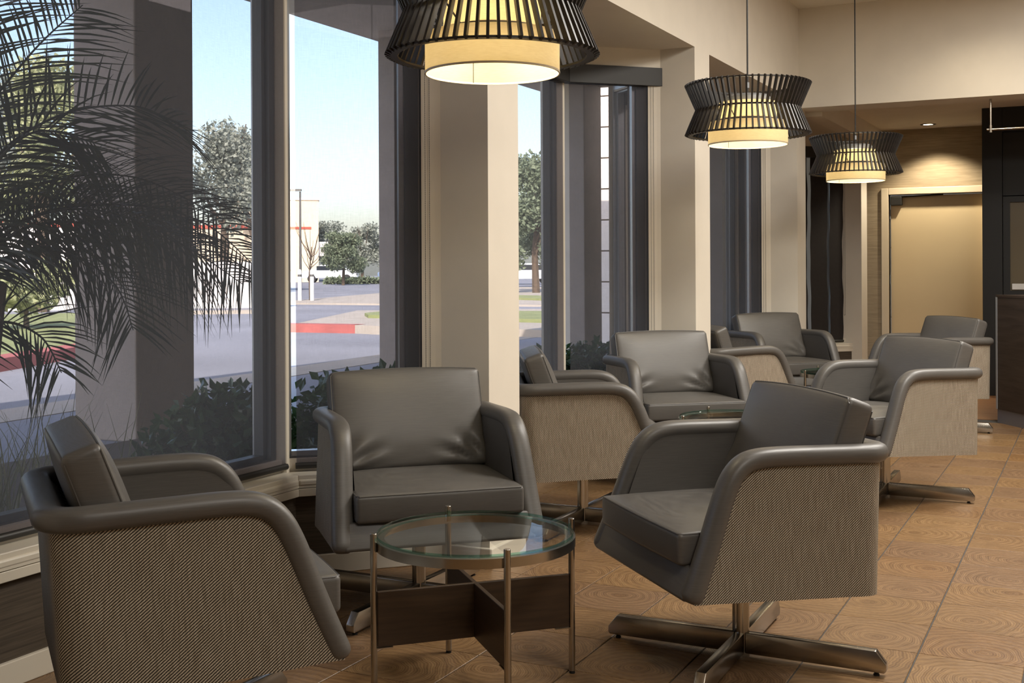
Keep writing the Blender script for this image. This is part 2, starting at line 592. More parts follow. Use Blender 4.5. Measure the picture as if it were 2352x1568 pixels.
# ------------------------------------------------------------------ bay windows, sills, shades
P_CUT, Q_X = .403, -2.43
def bay_pts(a, b):
    qb = -2.335 if b > 12 else Q_X
    return [(Q_X, a), (XP, a + P_CUT), (XP, b - P_CUT - (Q_X - qb) * -.9), (qb, b)]
def offset_poly(pts, d):
    # offset of the open bay polyline; positive = towards the outside (-X)
    out = []
    n = len(pts)
    ds = []
    for i in range(n - 1):
        t = np.array(pts[i + 1]) - np.array(pts[i])
        t = t / np.linalg.norm(t)
        ds.append((t, np.array((-t[1], t[0]))))
    for i in range(n):
        if i == 0:
            nn = ds[0][1]; k = 1
        elif i == n - 1:
            nn = ds[-1][1]; k = 1
        else:
            nn = ds[i - 1][1] + ds[i][1]
            nn = nn / np.linalg.norm(nn)
            k = 1 / max(.3, float(nn @ ds[i][1]))
        out.append(tuple(np.array(pts[i]) + nn * d * k))
    # keep ends on the column faces
    out[0] = (out[0][0], pts[0][1]) if d < 0 else out[0]
    out[-1] = (out[-1][0], pts[-1][1]) if d < 0 else out[-1]
    return out
def band(m, p_in, p_out, z0, z1):
    for i in range(len(p_in) - 1):
        m.prism([p_in[i], p_in[i + 1], p_out[i + 1], p_out[i]], z0, z1)
    return m
ZSILL = .396
SIDES = ['nearest bay', 'second bay', 'third bay', 'last bay']
wcount = [0]
def pane_window(A, B, nrm, ja=.052, jb=.052, straight=False):
    """one tall fixed light between A and B (shade plane points), nrm outward"""
    wcount[0] += 1
    A, B, nrm = np.array(A), np.array(B), np.array(nrm)
    t = (B - A) / np.linalg.norm(B - A)
    L = np.linalg.norm(B - A)
    root = struct(thing('window_%d' % wcount[0], (A[0], A[1], ZSILL), None, None))
    fr = MB()
    def bx(s0, s1, d0, d1, z0, z1, m):
        if s1 <= s0:
            return
        c = t * (s0 + s1) / 2 + nrm * (d0 + d1) / 2
        m.obox((c[0], c[1], (z0 + z1) / 2), (*(t * (s1 - s0) / 2), 0), (*(nrm * (d1 - d0) / 2), 0), (0, 0, (z1 - z0) / 2))
    H = ZS - ZSILL
    fo = MB()
    for m_, d0, d1 in ((fr, .035, .088), (fo, .088, .125)):
        bx(0, ja, d0, d1, 0, H, m_)
        bx(L - jb, L, d0, d1, 0, H, m_)
        bx(ja, L - jb, d0, d1, 0, .055, m_)
        bx(ja, L - jb, d0, d1, H - .13, H, m_)
    fr.build('window_frame', 'frame_backlit', root)
    fo.build('outer_frame', 'silver_sky_lit', root)
    st = MB()
    for s0, s1 in ((ja, ja + min(ja, .022)), (L - jb - .022, L - jb)):
        bx(s0, s1, .055, .10, .055, H - .13, st)
    bx(ja, L - jb, .055, .10, .055, .075, st)
    bx(ja, L - jb, .055, .10, H - .15, H - .13, st)
    st.build('sash', 'frame_backlit' if straight else 'silver_sky_lit', root)  # one metal: dark copy imitates backlight, pale copy imitates sky reflection
    gl = MB()
    c = nrm * .078
    p0, p1 = c + t * (ja + .002), c + t * (L - jb - .01)
    gl.add([(*p0, .06), (*p1, .06), (*p1, H - .135), (*p0, H - .135)], [(0, 1, 2, 3)])
    gl.build('pane', 'window_glass', root)
    # inner wooden riser below the sash, cream
    rs = MB()
    bx(0, L, .012, .035, -.01, .05, rs)
    rs.build('window_riser', 'white_trim', root)

def bead_chain(name, parent, p, z0, z1, gap, t):
    m = MB()
    zs = np.arange(z0, z1, .0075)
    r = .0022
    def bead(q):
        m.add([(q[0] + r, q[1], q[2]), (q[0] - r, q[1], q[2]), (q[0], q[1] + r, q[2]), (q[0], q[1] - r, q[2]), (q[0], q[1], q[2] + r), (q[0], q[1], q[2] - r)],
              [(0, 2, 4), (2, 1, 4), (1, 3, 4), (3, 0, 4), (2, 0, 5), (1, 2, 5), (3, 1, 5), (0, 3, 5)])
    for sgn in (-1, 1):
        for z in zs:
            bead((p[0] + sgn * gap * t[0], p[1] + sgn * gap * t[1], z))
        m.tube([(p[0] + sgn * gap * t[0], p[1] + sgn * gap * t[1], z0), (p[0] + sgn * gap * t[0], p[1] + sgn * gap * t[1], z1)], .0006, 4)
    for k in range(9):
        an = PI + PI * k / 8
        bead((p[0] + gap * math.cos(an) * t[0], p[1] + gap * math.cos(an) * t[1], z0 + gap * math.sin(an)))
    o = m.build(name, 'cord_black', parent)
    o['kind'] = 'stuff'

def roller_shade(A, B, nrm, s0, s1, label, chain=False, dark=False):
    A, B, nrm = np.array(A), np.array(B), np.array(nrm)
    t = (B - A) / np.linalg.norm(B - A)
    root = thing('roller_shade', (A[0], A[1], ZSILL), label, 'window shade', 'roller shades on the bay windows')
    a, b = t * s0, t * s1
    zt, zb = 2.36 - ZSILL, .035
    strips = [(s0, s1)]
    if dark and chain:
        strips = [(s0, s1 - .41), (s1 - .37, s1 - .178), (s1 - .152, s1)]
    for (q0, q1) in strips:
      a, b = t * q0, t * q1
      rows = []
      nz = 30 if dark else 2
      for k in range(nz + 1):
        z = zb + (zt - zb) * k / nz
        wav = .006 * math.sin(k * .35) + .004 * math.sin(k * 1.1) if dark else 0
        rows.append([(*(a + t * wav * .6), z), (*(b + t * wav), z)])
      MB().grid(rows).build('shade_cloth', 'dark_shade' if dark else 'shade_cloth', root)
    a, b = t * s0, t * s1
    MB().tube([(*(a - t * .004), .024), (*(b + t * .004), .024)], .0125, 12).build('hem_bar', 'bronze', root, smooth=True)
    m = MB().tube([(*(a - t * .002 - nrm * -.02), zt + .04), (*(b + t * .002 - nrm * -.02), zt + .04)], .026, 12)
    m.build('roller_tube', 'bronze', root, smooth=True)
    if chain:
        q = t * (s1 + .012) - nrm * .012
        bead_chain('bead_chain', root, q, .30, zt, .009, t)
    return root

trim_n = 0
for bi, (a, b) in enumerate(BAYS):
    pts = bay_pts(a, b)
    # sill wall, sill, baseboard
    p_face = offset_poly(pts, -.062)
    struct(band(MB(), p_face, offset_poly(pts, .13), 0, ZSILL - .03).build('wall_left', 'dark_wallpaper'))
    trim_n += 1
    sill = struct(thing('trim_%d' % trim_n, (pts[1][0], pts[1][1], ZSILL), None, None))
    off = lambda P: [(x - pts[1][0], y - pts[1][1]) for x, y in P]
    band(MB(), off(offset_poly(pts, -.080)), off(offset_poly(pts, .04)), -.030, 0).build('sill_board', 'white_trim', sill, bevel=.003)
    band(MB(), off(offset_poly(pts, -.087)), off(offset_poly(pts, -.060)), -.043, -.018).build('sill_nosing', 'white_trim', sill, bevel=.007)
    band(MB(), off(offset_poly(pts, -.085)), off(offset_poly(pts, -.055)), -.050, -.040).build('sill_apron', 'white_trim', sill)
    band(MB(), off(offset_poly(pts, -.077)), off(offset_poly(pts, -.055)), -.056, -.048).build('sill_apron', 'white_trim', sill)
    band(MB(), off(offset_poly(pts, -.085)), off(offset_poly(pts, -.055)), -.084, -.053).build('sill_apron', 'white_trim', sill, bevel=.002)
    struct(band(MB(), offset_poly(pts, -.076), offset_poly(pts, -.055), 0, .076).build('baseboard_left', 'white_trim', bevel=.003))
    # header over the panes and fascia boxes
    struct(band(MB(), offset_poly(pts, -.03), offset_poly(pts, .12), 2.40, ZS).build('wall_left', 'wall_paint'))
    # jamb strips beside the columns, corner posts
    for (x, y, d) in ((Q_X, a, 1), (Q_X, b, -1)):
        struct(MB().prism([(Q_X + .02, y), (Q_X - .045, y), (Q_X - .045, y + d * .045), (Q_X - .0, y + d * .012)], ZSILL, ZS).build('wall_left', 'wall_paint'))
    for (cx, cy, d) in ((XP, pts[1][1], -1), (XP, pts[2][1], 1)):
        o = MB().prism([(cx + .004, cy - d * .010), (cx + .005, cy + d * .006), (cx - .03, cy + d * .034), (cx - .11, cy + d * .105), (cx - .12, cy + d * .06), (cx - .12, cy - d * .03), (cx - .03, cy - d * .03)], ZSILL, ZS)
        struct(o.build('wall_left', 'white_trim'))
    nrm0 = np.array((pts[1][1] - pts[0][1], -(pts[1][0] - pts[0][0]))); nrm0 = nrm0 / np.linalg.norm(nrm0)
    nrm0 = -nrm0 if nrm0[0] > 0 else nrm0
    nrm2 = np.array((pts[3][1] - pts[2][1], -(pts[3][0] - pts[2][0]))); nrm2 = nrm2 / np.linalg.norm(nrm2)
    nrm2 = nrm2 if nrm2[0] < 0 else -nrm2
    pane_window(pts[0], pts[1], nrm0, .125, .010)
    pane_window(pts[1], pts[2], (-1, 0), .06, .06, True)
    pane_window(pts[2], pts[3], nrm2, .010, .125)
    L1 = pts[2][1] - pts[1][1]
    L2 = math.dist(pts[2], pts[3])
    dk = bi == 3
    nm = SIDES[bi]
    roller_shade(pts[0], pts[1], nrm0, .05, math.dist(pts[0], pts[1]) - .036, 'grey screen shade on the near angled pane of the ' + nm, dark=dk)
    roller_shade(pts[1], pts[2], (-1, 0), .012, L1 - .010, ('dark brown opaque shade' if dk else 'wide grey screen shade') + ' over the straight pane of the ' + nm, dark=dk)
    roller_shade(pts[2], pts[3], nrm2, .036, L2 - .052, ('narrow dark brown shade with wavy edge' if dk else 'narrow grey screen shade with bead chain') + ' on the angled pane of the ' + nm, chain=True, dark=dk)
    if not dk or True:
        trim_n += 1
        fs = struct(thing('trim_%d' % trim_n, (pts[1][0], pts[1][1], 2.315), None, None))
        P_in = off(offset_poly(pts, -.052))
        P_out = off(offset_poly(pts, .03))
        for i in range(3):
            MB().prism([P_in[i], P_in[i + 1], P_out[i + 1], P_out[i]], 0, .112).build('shade_fascia', 'bronze', fs, bevel=.002)

# ------------------------------------------------------------------ swivel armchair prototype
def rounded_box(h, r, n=(14, 14, 5), fn=None):
    """rounded box surface, h half sizes; fn displaces (x,y,z)->(x,y,z)"""
    m = MB()
    def axis(hh, k):
        e = [-hh + r * q for q in (0, .12, .35, .65)]
        inn = list(np.linspace(-hh + r, hh - r, k))
        return e + inn + [-q for q in e[::-1]]
    ax = [axis(h[i], n[i]) for i in range(3)]
    def mp(q):
        q = np.array(q)
        lim = np.array(h) - r
        inner = np.clip(q, -lim, lim)
        d = q - inner
        L = np.linalg.norm(d)
        p = inner + (d / L * r if L > 1e-9 else 0)
        return p
    for fix in range(3):
        u, v = [i for i in range(3) if i != fix]
        for sgn in (-1, 1):
            rows = []
            for a in ax[u]:
                row = []
                for b in ax[v]:
                    q = [0, 0, 0]
                    q[u], q[v], q[fix] = a, b, sgn * h[fix]
                    p = mp(q)
                    row.append(fn(*p) if fn else p)
                rows.append(row)
            m.grid(rows)
    return m

def make_chair():
    root = thing('swivel_armchair', (0, 0, 0), 'x', 'armchair', 'lounge swivel chairs around the glass tables')
    # --- rail path (left half, x<0), front tip to back centre
    side = [(-.350, .282), (-.327, .335), (-.290, .425), (-.260, .505), (-.233, .573), (-.208, .618), (-.176, .648), (-.135, .662), (-.07, .666), (.05, .664), (.222, .660)]
    sp = crspline([(0, y, z) for y, z in side], 5)
    path = []
    for p in sp:
        f_ = max(0, min(1, (.66 - p[2]) / .38))
        path.append(((-(.309 + .022 * f_), p[1], p[2]), (-1, 0, 0)))
    ra = .074
    for k in range(1, 11):
        an = PI / 2 * k / 10
        path.append(((-.235 - ra * math.cos(an), .222 + ra * math.sin(an), .660 - .004 * k / 10), (-math.cos(an), math.sin(an), 0)))
    for x in (-.15, -.08):
        path.append(((x, .296, .656), (0, 1, 0)))
    full = path + [((0, .296, .656), (0, 1, 0))] + [((-p[0], p[1], p[2]), (-n[0], n[1], n[2])) for p, n in path[::-1]]
    m = MB()
    NS = 16
    P = [np.array(p) for p, _ in full]
    for i, (p, n) in enumerate(full):
        t = P[min(i + 1, len(P) - 1)] - P[max(i - 1, 0)]
        t = t / np.linalg.norm(t)
        n = np.array(n, float)
        n = n - t * (n @ t)
        n /= np.linalg.norm(n)
        b = np.cross(n, t)
        b = -b if b[2] < 0 else b
        if abs(b[2]) < .2:
            b = b if b[1] < 0 else -b
        end = min(i, len(P) - 1 - i)
        k = [.62, .86, .97][end] if end < 3 else 1
        for q in range(NS):
            an = 2 * PI * q / NS
            c_, s_ = math.cos(an), math.sin(an)
            c_ = math.copysign(abs(c_) ** .8, c_)
            s_ = math.copysign(abs(s_) ** .85, s_)
            m.v.append(tuple(P[i] + k * (.0365 * c_ * n + .0285 * s_ * b)))
    for i in range(len(P) - 1):
        for q in range(NS):
            m.f.append((i * NS + q, i * NS + (q + 1) % NS, (i + 1) * NS + (q + 1) % NS, (i + 1) * NS + q))
    m.f.append(tuple(range(NS)))
    m.f.append(tuple(range((len(P) - 1) * NS, len(P) * NS)))
    m.build('arm_rail', 'leather', root, smooth=True, fix=True, angle=60)
    # --- outer fabric shell on rows of z, following the rail
    fy = np.array([p[1] for p in sp[:38]]); fz = np.array([p[2] for p in sp[:38]])
    fz_m = np.maximum.accumulate(fz)
    def yfront(z):
        return float(np.interp(z, fz_m, fy))
    zr = [.282, .30, .34, .38, .42, .46, .50, .54, .57, .595, .615, .632, .645, .655]
    rows, uvs = [], []
    for z in zr:
        f_ = (z - .28) / .38
        wd = .342 - .020 * f_
        yb = .272 + .026 * f_
        rr_ = .068
        yf = yfront(z)
        L = []
        for k in range(11):
            y = yf + (yb - rr_ - yf) * k / 10
            fl_ = .016 * (1 - f_) * max(0, (0.1 - y) / .45)
            L.append((-(wd + fl_), y))
        for k in range(1, 9):
            an = PI / 2 * k / 8
            L.append((-(wd - rr_) - rr_ * math.cos(an), yb - rr_ + rr_ * math.sin(an)))
        L.append((-.12, yb)); L.append((0, yb))
        L = L + [(-x, y) for x, y in L[:-1][::-1]]
        zz = lambda y: z - (.03 * (1 - f_) * max(0, min(1, (y + .33) / .58)))   # hem drops slightly to the back
        row = [(x, y, zz(y)) for x, y in L]
        rows.append(row)
    m = MB().grid(rows)
    me = m.mesh('outer_shell', 'tweed', smooth=True, angle=0)
    uvl = me.uv_layers.new(name='UVMap')
    W = len(rows[0])
    UV = []
    for row in rows:
        s_ = sum(math.dist(row[i][:2], row[i + 1][:2]) for i in range(W // 2))
        acc = -s_
        for i in range(W):
            UV.append((acc, row[i][2]))
            if i < W - 1:
                acc += math.dist(row[i][:2], row[i + 1][:2])
    for lp in me.loops:
        uvl.data[lp.index].uv = UV[lp.vertex_index]
    link('outer_shell', me, root)
    # --- underside pan
    pan = [(x, y) for x, y, z in rows[0]]
    m = MB()
    n_ = len(pan)
    m.add([(x * .985, y * .985 - .002, z + .004) for x, y, z in rows[0]], [tuple(range(n_))])
    m.build('seat_pan', 'rubber', root)
    # --- inner lining (arms and back)
    m = MB()
    zi = [.36] + [z for z in zr if z > .37]
    for sg in (-1, 1):
        m.grid([[(sg * .277, yfront(z) + .004 + (.215 - yfront(z)) * k / 6, z) for k in range(7)] for z in zi])
    m.grid([[(-.277 + .554 * k / 6, .232, z) for k in range(7)] for z in zi[:-3]])
    m.grid([[(-.29 + .58 * k / 6, y, z) for k in range(7)] for y, z in ((.232, .610), (.240, .634), (.255, .654), (.275, .668), (.295, .676))])
    m.build('inner_lining', 'leather', root, smooth=True, angle=30)
    # --- front rail
    pr = [(-.372, .292), (-.364, .284), (-.28, .282), (-.28, .374), (-.338, .374)]
    m = MB()
    m.add([(-.325, y, z) for y, z in pr] + [(.325, y, z) for y, z in pr],
          [tuple(range(5)), tuple(range(5, 10))[::-1]] + [(k, 5 + k, 5 + (k + 1) % 5, (k + 1) % 5) for k in range(5)])
    m.build('front_rail', 'leather', root, bevel=.009, seg=3, fix=True, smooth=True, angle=50)
    # --- seat cushion
    hx, hy, hz = .2885, .245, .046
    def seat_fn(x, y, z):
        k = max(0, 1 - (x / hx) ** 4) * max(0, 1 - (y / hy) ** 4)
        if z > 0:
            z += .020 * k
        y2 = y - .007 * math.cos(x / hx * PI / 2) * (1 if y < -hy + .05 else 0)
        return (x, y2 - .118, z + .418)
    rounded_box((hx, hy, hz), .014, (16, 12, 3), seat_fn).build('seat_cushion', 'leather', root, smooth=True, weld=True, fix=True, angle=70)
    def loop_tube(pts, r=.0026):
        return MB().tube(pts + [pts[0]], r, 5, cap=False)
    sc_ = [o for o in COL.objects if o.parent == root and o.name.startswith('seat_cushion')][0]
    e = .0036
    P = [seat_fn(x, -hy + e, hz - e) for x in np.linspace(-hx + .012, hx - .012, 14)]
    P = [seat_fn(-hx + e, y, hz - e) for y in np.linspace(hy - .05, -hy + .016, 6)] + P + [seat_fn(hx - e, y, hz - e) for y in np.linspace(-hy + .016, hy - .05, 6)]
    MB().tube(P, .0026, 5).build('piping', 'piping', sc_, smooth=True)
    # --- back cushion: tilted soft slab with gathers at the lower corners
    bx, bz, bt = .290, .186, .046
    tilt = R(20)
    def back_fn(x, y, z):
        ux, uz = x / bx, z / bz
        k = max(0, 1 - abs(ux) ** 3.2) * max(0, 1 - abs(uz) ** 3.2)
        if y < 0:
            y -= .024 * k
            # gathers fan out from the lower corners
            for sg in (-1, 1):
                du, dw = ux * sg - 1.0, uz + 1.12
                rr_ = math.hypot(du * 1.2, dw * 1.1)
                an = math.atan2(dw, -du)
                amp = .013 * math.exp(-((rr_ - .55) / .30) ** 2)
                y -= amp * math.sin(an * 13 + sg * .8 + 2.2 * rr_) * min(1, (1 - abs(uz)) * 4)
            y += .012 * max(0, -uz - .55) * k
        else:
            y += .014 * k
        z2 = z + .010 * (1 - ux ** 2) * (1 if z > 0 else 0)
        c_, s_ = math.cos(tilt), math.sin(tilt)
        return (x, .170 + y * c_ + z2 * s_, .634 - y * s_ + z2 * c_)
    bo = rounded_box((bx, bt, bz), .020, (34, 3, 26), back_fn).build('back_cushion', 'leather', root, smooth=True, weld=True, fix=True, angle=75)
    for sg in (-1, 1):
        pts = []
        e = .0054
        for x in np.linspace(-bx + .02, bx - .02, 18):
            pts.append(back_fn(x, sg * (bt - e), bz - e))
        for z in np.linspace(bz - .02, -bz + .03, 10):
            pts.append(back_fn(bx - e, sg * (bt - e), z))
        left = [back_fn(-bx + e, sg * (bt - e), z) for z in np.linspace(-bz + .03, bz - .02, 10)]
        MB().tube(left + pts, .0024, 5).build('piping', 'piping', bo, smooth=True)
    # --- pedestal and four-bar base (base squared to the room: undone by rz in place())
    base = thing('swivel_base', (0, -.015, 0), None, None)
    base.parent = root
    m = MB()
    NP = 32
    prof = []
    for k in range(NP):
        an = 2 * PI * k / NP
        rad = .0235 + .0035 * math.cos(4 * an)
        prof.append((rad * math.cos(an), rad * math.sin(an)))
    m.prism(prof, .0, .275)
    m.build('pedestal', 'nickel', base, smooth=True, angle=25)
    MB().lathe([(.0, .272), (.09, .272), (.09, .283), (0, .283)], 20).build('swivel_plate', 'rubber', base)
    for k in range(4):
        an = k * PI / 2
        c_, s_ = math.cos(an), math.sin(an)
        L, hw, z0, z1 = .437, .0155, .012, .075
        pr = [(.018, z0), (L - .006, z0), (L, z0 + .006), (L, z0 + .026), (L - .030, z1), (.018, z1)]
        m = MB()
        n6 = len(pr)
        m.add([(r_, -hw, z) for r_, z in pr] + [(r_, hw, z) for r_, z in pr],
              [tuple(range(n6)), tuple(range(n6, 2 * n6))[::-1]] + [(i, n6 + i, n6 + (i + 1) % n6, (i + 1) % n6) for i in range(n6)])
        m.v = [(x * c_ - y * s_, x * s_ + y * c_, z) for x, y, z in m.v]
        lg = m.build('leg', 'nickel', base, bevel=.0025, seg=2, fix=True, smooth=True, angle=30)
        q = ((L - .03) * c_, (L - .03) * s_)
        MB().lathe([(0, 0), (.009, 0), (.009, .005), (.006, .0055), (.006, .009), (.009, .0095), (.009, .0125), (0, .0125)], 10, q).build('glide', 'rubber', base)
    return root, base

chair, chair_base = make_chair()
CH = [
 ('R', -.986, 3.566, -45.9, 0, 'grey armchair in the right foreground, showing its whole steel cross base'),
 ('A', -2.094, 2.235, 142., 0, 'grey armchair at the left edge, seen from behind with its woven side panel close up'),
 ('2', -2.206, 3.623, 44.4, 0, 'grey armchair facing the viewer behind the nearest glass table, before the first column'),
 ('B', -2.19, 5.06, 119., 0, 'grey armchair with its back half hidden behind the first column, turned to the second table'),
 ('3', -2.182, 6.396, 40.5, 0, 'grey armchair facing the viewer in front of the second column, at the second table'),
 ('D', -.958, 6.327, -41., 0, 'grey armchair right behind the right foreground chair, one base bar showing on the tiles'),
 ('E', -2.223, 7.561, 143., 0, 'small grey armchair with its back cut off by the second column'),
 ('F', -2.251, 9.215, 46., 0, 'distant grey armchair facing the viewer below the farthest pendant lamp'),
 ('G', -1.102, 8.989, -44.5, 0, 'farthest grey armchair on the right, beside the dark wood podium'),
]
for i, (k, x, y, rz, brz, lab) in enumerate(CH):
    o = chair if i == 0 else copy_tree(chair)
    o.location = (x, y, 0)
    o.rotation_euler = (0, 0, R(rz))
    o['label'] = lab
    for c in kids(o):
        if c.name.startswith('swivel_base'):
            c.rotation_euler = (0, 0, R(brz - rz))
            if k == 'D':
                c.location = (c.location[0] - .024, c.location[1] - .020, 0)

# ------------------------------------------------------------------ round glass tables
def make_table():
    root = thing('glass_table', (0, 0, 0), 'x', 'side table', 'round glass tables between the armchairs')
    MB().lathe([(0, .446), (.2815, .446), (.2835, .444), (.2835, .438), (.2815, .436), (0, .436)], 72).build('glass_top', 'table_glass', root, smooth=True, angle=30)
    g = [o for o in COL.objects if o.parent == root][0]
    MB().lathe([(.2838, .4455), (.2846, .441), (.2838, .4365)], 72).build('glass_edge', 'glass_edge', g, smooth=True)
    MB().lathe([(.262, .4345), (.290, .4345), (.290, .408), (.284, .408), (.284, .4285), (.262, .4285)], 72, close=True).build('ring_frame', 'nickel', root, smooth=True, angle=30)
    r = .2985
    for k in range(4):
        an = PI / 4 + k * PI / 2
        q = (r * math.cos(an), r * math.sin(an))
        lg = MB().lathe([(0, .008), (.0095, .008), (.0095, .459), (.0085, .4605), (0, .4605)], 16, q).build('leg', 'nickel', root, smooth=True, angle=30)
        MB().lathe([(0, 0), (.0085, 0), (.0085, .009), (0, .009)], 12, q).build('foot', 'rubber', lg)
        a2 = np.array((math.cos(an), math.sin(an)))
        MB().tube([(*(a2 * .284), .421), (*(a2 * r), .421)], .0045, 8).build('spacer', 'rubber', lg)
        MB().obox((*(a2 * (r - .028)), .1365), (*(a2 * .026), 0), (-a2[1] * .007, a2[0] * .007, 0), (0, 0, .0015)).build('bracket', 'nickel', lg)
    for sg, L in ((1, .288), (-1, .288)):
        a2 = np.array((math.cos(sg * PI / 4), math.sin(sg * PI / 4)))
        n2 = np.array((-a2[1], a2[0])) * .0065
        if sg == 1:
            MB().obox((0, 0, .218), (*(a2 * L), 0), (*n2, 0), (0, 0, .078)).build('cross_board', 'walnut', root, bevel=.0015)
        else:
            m = MB()
            for q in (-1, 1):
                m.obox((*(a2 * q * (L + .0066) / 2), .218), (*(a2 * (L - .0066) / 2), 0), (*n2, 0), (0, 0, .078))
            m.build('cross_board', 'walnut', root, bevel=.0015)
    return root
table = make_table()
for i, (x, y, lab) in enumerate((
    (-1.616, 2.972, 'nearest round glass table with crossed dark wood boards between its steel legs'),
    (-1.645, 5.80, 'second round glass table, its top seen between the facing chair and the right foreground chair'),
    (-1.655, 8.56, 'farthest round glass table, a sliver showing between two distant chairs'))):
    o = table if i == 0 else copy_tree(table)
    o.location = (x, y, 0)
    o['label'] = lab

# ------------------------------------------------------------------ pendant lamps
def make_pendant():
    root = thing('pendant_lamp', (0, 0, 0), 'x', 'pendant lamp', 'slatted pendant lamps over the tables')
    # origin at the bottom of the linen drum
    zb, zw, zt = .052, .188, .322
    rb, rw, rt = .322, .264, .322
    N = 64
    sm = MB()
    def seg(r0, z0, r1, z1):
        d = np.array((r1 - r0, 0, z1 - z0)); d /= np.linalg.norm(d)
        nn = np.array((d[2], 0, -d[0]))
        w_, dp = .0042, .0095
        a, b = np.array((r0, 0, z0)), np.array((r1, 0, z1))
        return a, b, nn * dp, np.array((0, w_, 0))
    a0, b0, n0, y0 = seg(rb, zb, rw, zw)
    a1, b1, n1, _ = seg(rw, zw, rt, zt)
    nm = np.array((.0105, 0, 0))
    vs = []
    for p, n in ((a0, n0), (b0, nm), (b1, n1)):
        for s1, s2 in ((-1, -1), (1, -1), (1, 1), (-1, 1)):
            vs.append(p + n * s1 + y0 * s2)
    fs = [(0, 1, 2, 3), (8, 11, 10, 9)]
    for k in range(2):
        for q in range(4):
            fs.append((4 * k + q, 4 * k + 4 + q, 4 * k + 4 + (q + 1) % 4, 4 * k + (q + 1) % 4))
    me = sm.add(vs, fs).mesh('slat', 'slat_wood', fix=True)
    for k in range(N):
        o = link('slat', me, root)
        o.rotation_euler = (0, 0, 2 * PI * (k + .5) / N)
    def ring(r0, r1, z0, z1, name='ring', mat='slat_wood'):
        return MB().lathe([(r0, z0), (r1, z0), (r1, z1), (r0, z1)], 72, close=True).build(name, mat, root, smooth=True, angle=30)
    ring(rb - .032, rb - .006, zb - .001, zb + .006)
    ring(rw - .020, rw - .008, zw - .004, zw + .004)
    ring(rt - .016, rt - .006, zt - .008, zt - .001)
    ring(.150, .162, .118, .130, 'drum_ring')
    for k in range(3):
        an = 2 * PI * k / 3 + .4
        MB().tube([(.16 * math.cos(an), .16 * math.sin(an), .124), ((rw - .012) * math.cos(an), (rw - .012) * math.sin(an), zw)], .003, 6).build('strut', 'slat_wood', root)
    def drum(r, z0, z1, name):
        o = MB().lathe([(r, z0), (r, z1), (r - .002, z1), (r - .002, z0)], 72, close=True).build(name, 'lamp_linen', root, smooth=True, angle=30)
        MB().lathe([(r + .0012, z0 - .001), (r + .0012, z0 + .005), (r - .003, z0 + .005), (r - .003, z0 - .001)], 72, close=True).build('hem', 'frame_cream', o, smooth=True, angle=30)
        return o
    d = drum(.207, 0, .118, 'linen_drum')
    for k in range(3):
        an = 2 * PI * k / 3 + 2.09
        MB().tube([(.02 * math.cos(an), .02 * math.sin(an), .112), (.2 * math.cos(an), .2 * math.sin(an), .112)], .0016, 5).build('spider_wire', 'cord_black', d)
    MB().tube([(.2045 * math.cos(2.36), .2045 * math.sin(2.36), .002), (.2045 * math.cos(2.36), .2045 * math.sin(2.36), .116)], .0012, 5).build('seam', 'bronze', d)
    drum(.150, .130, .222, 'upper_drum')
    MB().lathe([(0, .226), (.118, .226), (.118, .250), (.10, .262), (0, .262)], 36).build('socket_plate', 'aluminium', root, smooth=True, angle=30)
    MB().tube([(0, 0, .262), (0, 0, 1.46)], .0045, 8).build('cord', 'cord_black', root)
    MB().tube([(0, 0, .30), (0, 0, .33)], .009, 10).build('cord_grip', 'aluminium', root)
    MB().lathe([(0, 1.43), (.06, 1.43), (.06, 1.46), (0, 1.46)], 24).build('ceiling_rose', 'aluminium', root)
    for k in range(3):
        an = 2 * PI * k / 3
        bl = MB().lathe([(0, .06), (.018, .068), (.024, .088), (.018, .108), (.012, .12), (.012, .14), (0, .14)], 14, (.07 * math.cos(an), .07 * math.sin(an))).build('bulb', 'bulb_glow', root, smooth=True)
    return root
PEND = [((-1.664, 3.186, 1.802), 'nearest slatted pendant lamp, cut off by the top of the photo'),
        ((-1.652, 6.073, 1.845), 'middle slatted pendant lamp hanging before the second column'),
        ((-1.572, 8.696, 1.817), 'farthest and smallest slatted pendant lamp, near the door')]
pend = make_pendant()
for i, (loc, lab) in enumerate(PEND):
    o = pend if i == 0 else copy_tree(pend)
    o.location = loc
    o['label'] = lab
    for c in kids(o):      # cord and rose reach the ceiling exactly
        if c.name.startswith('cord') and not c.name.startswith('cord_grip'):
            c.scale = (1, 1, 1)
    for c in kids(o):
        if c.name.startswith('ceiling_rose'):
            c.location.z = ZC - loc[2] - 1.462
        if c.name.startswith('cord') and not c.name.startswith('cord_grip'):
            k = (ZC - loc[2] - .262) / 1.198
            c.scale = (1, 1, k)
            c.location.z = .262 * (1 - k)
    for (dz, e) in ((.062, 6.4), (.175, 4.2)):
        lamp('pendant_bulb_light', 'POINT', (loc[0], loc[1], loc[2] + dz), e, (1.0, .85, .55), shadow_soft_size=.05)

# ------------------------------------------------------------------ far end: downlight, hanging rail, black door wall, podium
dl = thing('downlight', (-1.555, 12.62, ZL), 'small round recessed downlight in the low ceiling before the door', 'ceiling light')
MB().lathe([(.050, -.004), (.078, -.004), (.078, .002), (.050, .002)], 32, close=True).build('trim_ring', 'bronze', dl, smooth=True, angle=30)
MB().lathe([(0, -.0015), (.052, -.0015), (.052, .004), (0, .004)], 32).build('lens', 'downlight_glow', dl)
lamp('downlight_lamp', 'SPOT', (-1.50, 12.60, ZL - .02), 105, (1, .88, .68), spot_size=R(118), spot_blend=.5, shadow_soft_size=.05)
for (x, y, e) in ((-1.6, 10.6, 7), (1.6, 10.4, 3)):
    lamp('low_ceiling_light', 'SPOT', (x, y, ZL - .02), e, (1, .80, .55), spot_size=R(120), spot_blend=.8, shadow_soft_size=.06)

